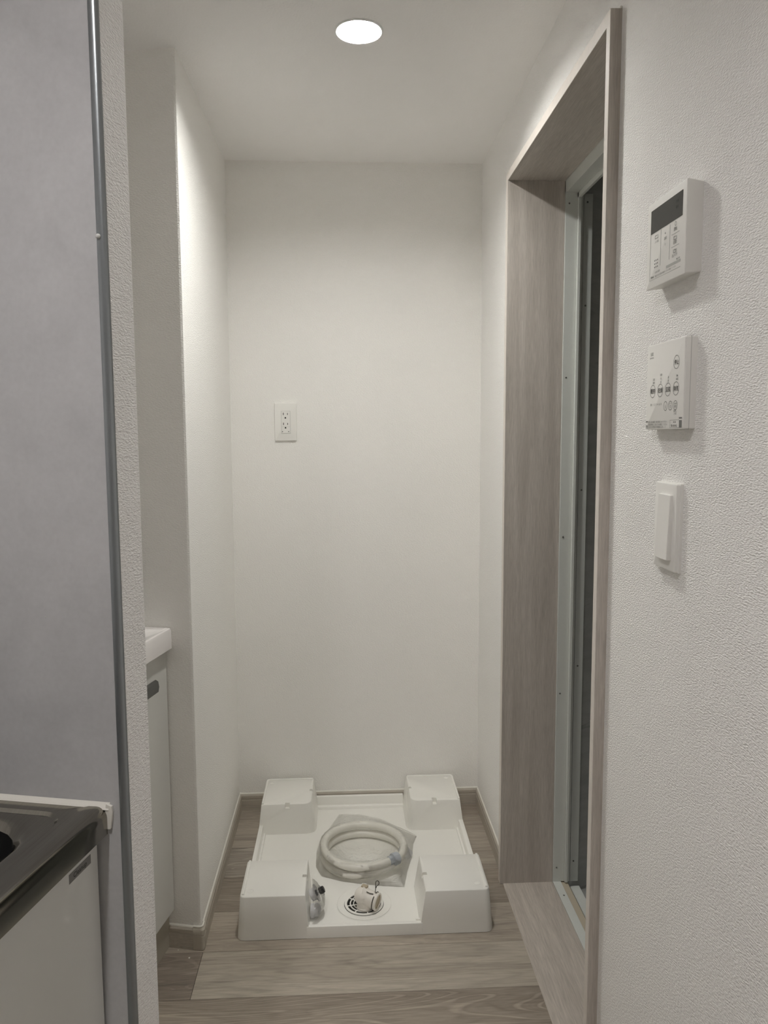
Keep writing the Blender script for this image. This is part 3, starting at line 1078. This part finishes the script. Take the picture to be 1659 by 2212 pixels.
poly = [(0.331, -0.088), (0.394, -0.092), (0.473, -0.135), (0.525, -0.197), (0.571, -0.239), (0.556, -0.284), (0.548, -0.348), (0.526, -0.431), (0.512, -0.505), (0.446, -0.495), (0.396, -0.484), (0.341, -0.468), (0.284, -0.440), (0.267, -0.391), (0.266, -0.314), (0.279, -0.240), (0.306, -0.164)]
def bagmesh():
    bm = bmesh.new()
    c = Vector((hz.x, hz.y))
    n = len(poly) * 8
    nr = 26
    outl = []
    for i in range(n):
        k, t = divmod(i, 8)
        t /= 8
        a_, b_ = Vector(poly[k]), Vector(poly[(k + 1) % len(poly)])
        outl.append(a_ * (1 - t) + b_ * t)
    from mathutils import noise as mn
    rings = []
    for j in range(1, nr + 1):
        f = j / nr
        ring = []
        for o_ in outl:
            p = c + (o_ - c) * f
            d = (p - c).length
            hose = 0.0715 - 0.35 * max(0.0, abs(d - 0.117) - 0.009)      # draped over the coil
            if d < 0.105:
                hose = 0.069 - 0.036 * min(1, (0.105 - d) / 0.055)
            if d > 0.127:
                edge = (1 - f) / max(0.02, 1 - 0.127 / (o_ - c).length)
                hose = 0.0205 + 0.050 * max(0.0, min(1, edge)) ** 0.9
            if j == nr:
                hose = 0.0195
            nz = mn.noise(Vector((p.x * 32, p.y * 32, 0))) * 0.0035 + mn.noise(Vector((p.x * 80, p.y * 55, 5))) * 0.0018
            damp = 0.25 if abs(d - 0.117) < 0.014 else 1.0
            z = hose + max(nz * damp, -0.001 if abs(d - 0.117) < 0.014 else -0.01)
            ring.append(bm.verts.new((p.x, p.y, max(z, 0.0192))))
        rings.append(ring)
    cv = bm.verts.new((c.x, c.y, 0.033))
    for i in range(n):
        bm.faces.new((cv, rings[0][i], rings[0][(i + 1) % n]))
    for a_, b_ in zip(rings, rings[1:]):
        for i in range(n):
            bm.faces.new((a_[i], b_[i], b_[(i + 1) % n], a_[(i + 1) % n]))
    bmesh.ops.translate(bm, verts=bm.verts, vec=-hz)
    return bm


bg = obj('plastic_bag', bagmesh(), 'film', None, 75, tuple(hz))
tag(bg, 'crinkled clear plastic bag wrapped over the coiled white hose', 'bag')

# ------------------------------------------------------------------ tap adapter in a small clear bag
tc_ = Vector((0.282, -0.610, 0.0186))
ta = thing('tap_adapter', 'grey tap adapter with a black knob leaning against the front left pan block', 'pipe fitting', tc_)
def relt(bm):
    bmesh.ops.translate(bm, verts=bm.verts, vec=-tc_)
    return bm


axd = Vector((0.86, 0.05, 0.42)).normalized()
b0 = Vector((0.2635, -0.602, 0.0640))
bm = bmesh.new()
lathe(bm, [(0.0130, -0.001), (0.0150, 0.001), (0.0150, 0.008), (0.0162, 0.010), (0.0162, 0.0125), (0.0175, 0.013)], 28, aim(b0, axd))
obj('body', relt(bm), 'greyplastic', ta, 35)
bm = bmesh.new()
lathe(bm, [(0.0170, 0.0), (0.0225, 0.0015), (0.0225, 0.0035), (0.0150, 0.0055), (0.006, 0.006)], 32, aim(b0 + axd * 0.013, axd))
obj('flange', relt(bm), 'chrome', ta, 35)
bm = bmesh.new()
lathe(bm, [(0.0035, 0.0), (0.0035, 0.006)], 14, aim(b0 + axd * 0.018, axd))
obj('pin', relt(bm), 'chrome', ta, 35)
bm = bmesh.new()
rk = []
for r_, z_ in ((0.0072, 0.0), (0.0080, 0.001), (0.0080, 0.012), (0.0070, 0.0135)):
    rk.append([((r_ + 0.0007 * (i % 2)) * math.cos(2 * PI * i / 28), (r_ + 0.0007 * (i % 2)) * math.sin(2 * PI * i / 28), z_) for i in range(28)])
mt = aim(b0 + axd * 0.023, axd)
loft(bm, [[mt @ Vector(p) for p in rg] for rg in rk])
obj('knob', relt(bm), 'black', ta)
b1 = Vector((0.268, -0.626, 0.0375))
axw = Vector((0.98, -0.12, 0.10)).normalized()
bm = bmesh.new()
lathe(bm, [(0.0150, -0.004), (0.0172, -0.003), (0.0172, 0.003), (0.0150, 0.005), (0.0140, 0.014), (0.012, 0.017)], 28, aim(b1, axw))
obj('collar', relt(bm), 'greyplastic', ta, 35)
# curved wing lever
bm = bmesh.new()
fin = []
for i in range(9):
    t = i / 8
    a = R(100 - 165 * t)
    fin.append((0.013 * math.cos(a) + 0.001, 0.017 * math.sin(a)))
fr_ = []
mw_ = Matrix.Translation(b1 + Vector((0.008, -0.006, 0.008)))
for s_ in (-0.0022, 0.0022):
    fr_.append([mw_ @ Vector((x, s_, z)) for x, z in fin + [(-0.004, -0.012), (-0.004, 0.012)]])
loft(bm, fr_)
bmesh.ops.bevel(bm, geom=bm.edges[:], offset=0.0006, segments=1, affect='EDGES')
obj('wing_lever', relt(bm), 'greyplastic', ta, 30)
# small clear bag
bm = bmesh.new()
from mathutils import noise as mn
gridv = []
for i in range(15):
    rowv = []
    for j in range(11):
        u, v_ = i / 14, j / 10
        y = -0.655 + 0.095 * u
        z = 0.0192 + (0.080 - 0.030 * abs(u - 0.55)) * v_
        bulge = 0.036 * math.sin(PI * min(1, 0.12 + u * 0.9)) * math.sin(PI * (0.15 + 0.72 * (1 - v_))) + 0.002
        x = 0.2625 + bulge + 0.003 * mn.noise(Vector((u * 5, v_ * 5, 2)))
        x = max(x, 0.2632 - 0.1 * (z - 0.018) + 0.001)
        rowv.append(bm.verts.new((x, y, z)))
    gridv.append(rowv)
for i in range(14):
    for j in range(10):
        bm.faces.new((gridv[i][j], gridv[i + 1][j], gridv[i + 1][j + 1], gridv[i][j + 1]))
bmesh.ops.translate(bm, verts=bm.verts, vec=-tc_)
sb = obj('plastic_bag', bm, 'film', None, 75, tuple(tc_))
tag(sb, 'small clear plastic bag around the grey tap adapter at the pan block', 'bag')

# ------------------------------------------------------------------ wall outlet on the back wall
ot = thing('wall_outlet', 'white double wall outlet with two pairs of slots on the back wall', 'outlet', (0.174, 0.0, 1.289))
def relo(bm):
    bmesh.ops.translate(bm, verts=bm.verts, vec=(-0.174, 0, -1.289))
    return bm


bm = bmesh.new()
def plate_loops(x0, x1, z0, z1, ys, r):
    out = []
    for y, e in ys:
        out.append([(x, y, z) for x, z in rrect(x0 + e, x1 - e, z0 + e, z1 - e, r, 4)])
    return out


loft(bm, plate_loops(0.1385, 0.2090, 1.2290, 1.3490, ((0, 0.0), (-0.0035, 0.0), (-0.0062, 0.0012), (-0.0068, 0.0030)), 0.0016))
obj('cover_plate', relo(bm), 'abs_matte', ot, 25)
bm = boxes((0.1610, 0.1882, -0.0078, -0.0060, 1.2533, 1.3225), bevel=0.0006, seg=1)
obj('socket_insert', relo(bm), 'abs_matte', ot)
bm = boxes((0.1602, 0.1890, -0.00695, -0.0060, 1.2524, 1.3233))
obj('insert_gap', relo(bm), 'print_light', ot)
slots = []
for zc in (1.3143, 1.2829):
    b = boxes((0.1662, 0.1681, -0.0081, -0.0070, zc - 0.0034, zc + 0.0040))
    obj('slot', relo(b), 'socket', ot)
    b = boxes((0.1795, 0.1813, -0.0081, -0.0070, zc - 0.0030, zc + 0.0030))
    obj('slot', relo(b), 'socket', ot)
    bm = bmesh.new()
    pts = [(0.1735 + 0.0024 * math.cos(R(a)), zc - 0.0122 + 0.0026 * math.sin(R(a))) for a in range(0, 181, 20)] + [(0.1711, zc - 0.0143), (0.1759, zc - 0.0143)]
    loft(bm, [[(x, y, z) for x, z in pts] for y in (-0.0070, -0.0081)])
    obj('slot', relo(bm), 'socket', ot)
obj('cover_seam', relo(boxes((0.1620, 0.1872, -0.0080, -0.0076, 1.2742, 1.2746))), 'print_light', ot)
for xx in (0.1638, 0.1833):
    bm = bmesh.new()
    lathe(bm, [(0.0016, 0), (0.0016, 0.0004)], 10, aim((xx, -0.0078, 1.2586), (0, -1, 0)))
    obj('test_hole', relo(bm), 'screw', ot)

# ------------------------------------------------------------------ devices on the right wall
def wall_box(y0, y1, z0, z1, depth, r, edge=0.0012, taper=0.0):
    """box on the right wall; y given as positive distance (-y)"""
    bm = bmesh.new()
    lp = []
    for x, e in ((W, taper), (W - depth + edge, 0.0), (W - depth + edge * 0.3, edge * 0.35), (W - depth, edge)):
        lp.append([(x, -a, z) for a, z in rrect(y0 + e, y1 - e, z0 + e, z1 - e, r, 4)])
    loft(bm, lp)
    return bm


def flat(bm, x, y0, y1, z0, z1, t=0.0003):
    box(bm, x - t, x, -y1, -y0, z0, z1)


def ringprint(bm, x, yc, zc, ry, rz, wd, n=36):
    a = [bm.verts.new((x, -(yc + ry * math.cos(2 * PI * i / n)), zc + rz * math.sin(2 * PI * i / n))) for i in range(n)]
    b = [bm.verts.new((x, -(yc + (ry - wd) * math.cos(2 * PI * i / n)), zc + (rz - wd) * math.sin(2 * PI * i / n))) for i in range(n)]
    for i in range(n):
        j = (i + 1) % n
        bm.faces.new((a[i], a[j], b[j], b[i]))


def shift(bm, p):
    bmesh.ops.translate(bm, verts=bm.verts, vec=-Vector(p))
    return bm


# bath remote (upper)
rp = Vector((W, -1.488, 1.503))
rm = thing('bath_remote', 'white square bath remote with a dark display, upper device on the right wall', 'wall remote', rp)
obj('housing', shift(wall_box(1.4265, 1.5490, 1.4470, 1.5600, 0.0220, 0.0016, 0.0010, 0.0025), rp), 'abs_matte', rm, 25)
FX = W - 0.0220
bm = bmesh.new()
flat(bm, FX, 1.4390, 1.5378, 1.5189, 1.5496, 0.0004)
obj('display', shift(bm, rp), 'display', rm)
bm = bmesh.new()
t = 0.00025
flat(bm, FX, 1.4727, 1.4733, 1.4720, 1.5185, t)
flat(bm, FX, 1.5014, 1.5020, 1.4735, 1.5170, t)
flat(bm, FX, 1.4385, 1.4390, 1.4575, 1.5189, t)
flat(bm, FX, 1.4390, 1.5362, 1.4575, 1.4579, t)
flat(bm, FX, 1.5070, 1.5300, 1.5020, 1.5025, t)
flat(bm, FX, 1.5075, 1.5305, 1.4863, 1.4868, t)
flat(bm, FX, 1.4930, 1.5360, 1.4640, 1.4672, t)
obj('panel_lines', shift(bm, rp), 'print_light', rm)
TX = FX - 0.0004
bm = bmesh.new()
ti = lambda s, z_, y_, sz, b_=0.00005, sq=1.0, al='CENTER': text_into(bm, s, sz, (TX, -y_, z_), AX, AY, al, sq, b_)
ti('運転', 1.5070, 1.5188, 0.0052)
ti('自動', 1.4910, 1.5184, 0.0052)
ti('追いだき', 1.4752, 1.5186, 0.0040)
ti('温度', 1.5030, 1.4880, 0.0042)
ti('▲', 1.5100, 1.4872, 0.0034)
ti('▽', 1.4950, 1.4880, 0.0034)
ti('ふろ湯量', 1.5055, 1.4600, 0.0032)
ti('Rinnai', 1.4613, 1.4482, 0.0042, 0.0001)
ti('入浴前に湯温を', 1.4656, 1.4560, 0.0026, 0.0, 1.0, 'LEFT')
ti('高温注意 設定温度の確認をしてから 使用してください', 1.4607, 1.4570, 0.0026, 0.0, 1.05, 'LEFT')
ti('MC-145V', 1.4690, 1.5300, 0.0026)
# tub pictures above the words
for yc, zc, rw in ((1.5188, 1.4968, 0.0042), (1.5188, 1.4808, 0.0042), (1.4592, 1.5125, 0.0052)):
    flat(bm, TX, yc - rw, yc - rw + 0.0007, zc - 0.0024, zc + 0.0018, 0.00005)
    flat(bm, TX, yc + rw - 0.0007, yc + rw, zc - 0.0024, zc + 0.0018, 0.00005)
    flat(bm, TX, yc - rw, yc + rw, zc - 0.0026, zc - 0.0020, 0.00005)
    flat(bm, TX, yc - rw, yc + rw * 0.4, zc + 0.0012, zc + 0.0018, 0.00005)
ringprint(bm, TX, 1.5190, 1.5138, 0.0026, 0.0028, 0.0006, 16)
obj('printing', shift(bm, rp), 'print', rm)['kind'] = 'stuff'
bm = bmesh.new()
ti('給湯', 1.5400, 1.5225, 0.0040)
ti('優先', 1.5330, 1.5225, 0.0040)
obj('display_icon', shift(bm, rp), 'lighticon', rm)
bm = bmesh.new()
for i in range(3):
    for j in range(3):
        lathe(bm, [(0.0010, 0), (0.0010, 0.0002)], 8, aim((FX, -(1.4550 + 0.0045 * i), 1.4730 + 0.0043 * j), (-1, 0, 0)))
obj('speaker_hole', shift(bm, rp), 'print_dark', rm)['kind'] = 'stuff'
for yy, zz in ((1.5165, 1.5095), (1.5192, 1.4812)):
    bm = bmesh.new()
    bmesh.ops.create_uvsphere(bm, u_segments=8, v_segments=6, radius=0.0009, matrix=Matrix.Translation((FX, -yy, zz)))
    obj('indicator_light', shift(bm, rp), 'bead', rm, 60)

# bathroom ventilation controller (middle)
vp = Vector((W, -1.483, 1.314))
vt = thing('ventilation_controller', 'cream bathroom fan controller with oval buttons, between the remote and the light switch', 'wall controller', vp)
obj('back_case', shift(wall_box(1.4240, 1.5440, 1.2570, 1.3722, 0.0080, 0.0014, 0.0004, 0.0), vp), 'abs_matte', vt, 25)
obj('front_cover', shift(merge(wall_box(1.4232, 1.5448, 1.2566, 1.3722, 0.0158, 0.0018, 0.0016)), vp), 'abs_matte', vt, 25)
obj('case_seam', shift(boxes((W - 0.0083, W - 0.0078, -1.54500, -1.42290, 1.2563, 1.3724)), vp), 'print_light', vt)['label'] = 'fine grey seam line around the case'
VX = W - 0.0158
TX = VX - 0.0002
bm = bmesh.new()
for yc, s in ((1.4463, '暖房'), (1.4715, '乾燥'), (1.4965, '涼風'), (1.5213, '換気')):
    ringprint(bm, TX, yc, 1.3086, 0.0090, 0.0088, 0.0007)
for yc in (1.4903, 1.5058, 1.5212):
    ringprint(bm, TX, yc, 1.2873, 0.0062, 0.0062, 0.0007)
ringprint(bm, TX, 1.5206, 1.3421, 0.0090, 0.0088, 0.0007)
obj('button_outline', shift(bm, vp), 'print', vt)
bm = bmesh.new()
for yc, s in ((1.4463, '暖房'), (1.4715, '乾燥'), (1.4965, '涼風'), (1.5213, '換気')):
    ti(s, 1.3080, yc, 0.0075)
    ti(s, 1.3082, yc + 0.0002, 0.0075)
ti('停止', 1.3415, 1.5206, 0.0068)
ti('停止', 1.3417, 1.5208, 0.0068)
ti('30', 1.2902, 1.4418, 0.0040, 0.00005)
for k_, s in enumerate(('1', '2', '3', '4', '6', '8')):
    ti(s, 1.2902, 1.4478 + 0.0056 * k_, 0.0040, 0.00005)
ti('△', 1.2876, 1.4903, 0.0034)
ti('▽', 1.2845, 1.4903, 0.0034)
ti('タイマー', 1.2895, 1.5058, 0.0022)
ti('切', 1.2858, 1.5058, 0.0045, 0.0001)
ti('24時間', 1.2892, 1.5212, 0.0026, 0.0001)
ti('換気', 1.2855, 1.5212, 0.0038, 0.0001)
for yc, zz, s in ((1.4492, 1.3240, '浴室'), (1.4492, 1.3198, '暖房'), (1.4730, 1.3290, '衣類'), (1.4728, 1.3242, '強'), (1.4727, 1.3195, '弱'), (1.4970, 1.3242, '強'), (1.4969, 1.3197, '弱'), (1.5236, 1.3247, '24h'), (1.5236, 1.3202, '強弱'), (1.5210, 1.2797, '長押し'), (1.5210, 1.2764, '入/切')):
    ti(s, zz, yc, 0.0034, 0.0001)
ti('浴室', 1.3590, 1.4400, 0.0052, 0.00005)
ti('DRYFAN', 1.3540, 1.4400, 0.0034, 0.0)
ti('注意 入浴中は暖房・乾燥を運転しないでください', 1.2665, 1.4340, 0.0031, 0.0001, 0.90, 'LEFT')
ti('取扱説明書をよく読んでから使用してください', 1.2630, 1.4340, 0.0031, 0.0001, 0.98, 'LEFT')
ti('高温になるため衣類以外の乾燥はしないこと', 1.2597, 1.4255, 0.0034, 0.00018, 1.0, 'LEFT')
ti('▲ ▲', 1.2660, 1.5205, 0.0034, 0.0)
ti('BS-161H-2', 1.2612, 1.5190, 0.0042, 0.0001)
flat(bm, TX, 1.4250, 1.4330, 1.2665, 1.2682, 0.00005)
flat(bm, TX, 1.4250, 1.4330, 1.2612, 1.2622, 0.00005)
flat(bm, TX, 1.5340, 1.5420, 1.2585, 1.2680, 0.00005)
flat(bm, TX, 1.5335, 1.5425, 1.2700, 1.2718, 0.00005)
flat(bm, TX, 1.5062, 1.5340, 1.2684, 1.2687, 0.00005)
flat(bm, TX, 1.5062, 1.5065, 1.2585, 1.2687, 0.00005)
flat(bm, TX, 1.5062, 1.5340, 1.2585, 1.2588, 0.00005)
obj('printing', shift(bm, vp), 'print', vt)['kind'] = 'stuff'

# light switch (lower)
sp = Vector((W, -1.482, 1.126))
sw = thing('light_switch', 'white tall rocker light switch, lowest device on the right wall', 'light switch', sp)
obj('back_plate', shift(wall_box(1.4475, 1.5195, 1.0672, 1.1858, 0.0042, 0.0012, 0.0006), sp), 'abs_matte', sw, 25)
obj('cover_plate', shift(wall_box(1.4490, 1.5185, 1.0684, 1.1846, 0.0090, 0.0014, 0.0010), sp), 'abs_matte', sw, 25)
bm = bmesh.new()
y0_, y1_, z0_, z1_ = 1.4690, 1.5075, 1.0830, 1.1700
lp = []
for xo, e in ((0.0085, 0.0), (0.0122, 0.0), (0.0128, 0.0006)):
    pts = []
    for a_, z_ in rrect(y0_ + e, y1_ - e, z0_ + e, z1_ - e, 0.0008, 3):
        tilt = 0.0030 * (1 - (z_ - z0_) / (z1_ - z0_)) if xo > 0.009 else 0.0
        pts.append((W - xo - tilt, -a_, z_))
    lp.append(pts)
loft(bm, lp)
obj('rocker', shift(bm, sp), 'abs_matte', sw, 25)

# ------------------------------------------------------------------ crumbs on the floor by the vanity
for p, r in (((-0.0237, -0.7378), 0.0022), ((-0.0564, -0.7074), 0.0014)):
    bm = bmesh.new()
    bmesh.ops.create_icosphere(bm, subdivisions=2, radius=r)
    for v_ in bm.verts:
        v_.co *= 0.8 + 0.35 * rng.random()
        v_.co.z *= 0.6
    bmesh.ops.translate(bm, verts=bm.verts, vec=(0, 0, r * 0.45))
    o = obj('crumb', bm, 'sealant', None, 60, (p[0], p[1], 0))
    tag(o, 'larger pale crumb lying on the dark plank by the vanity' if r > 0.002 else 'tiny pale crumb at the foot of the return baseboard', 'crumb')
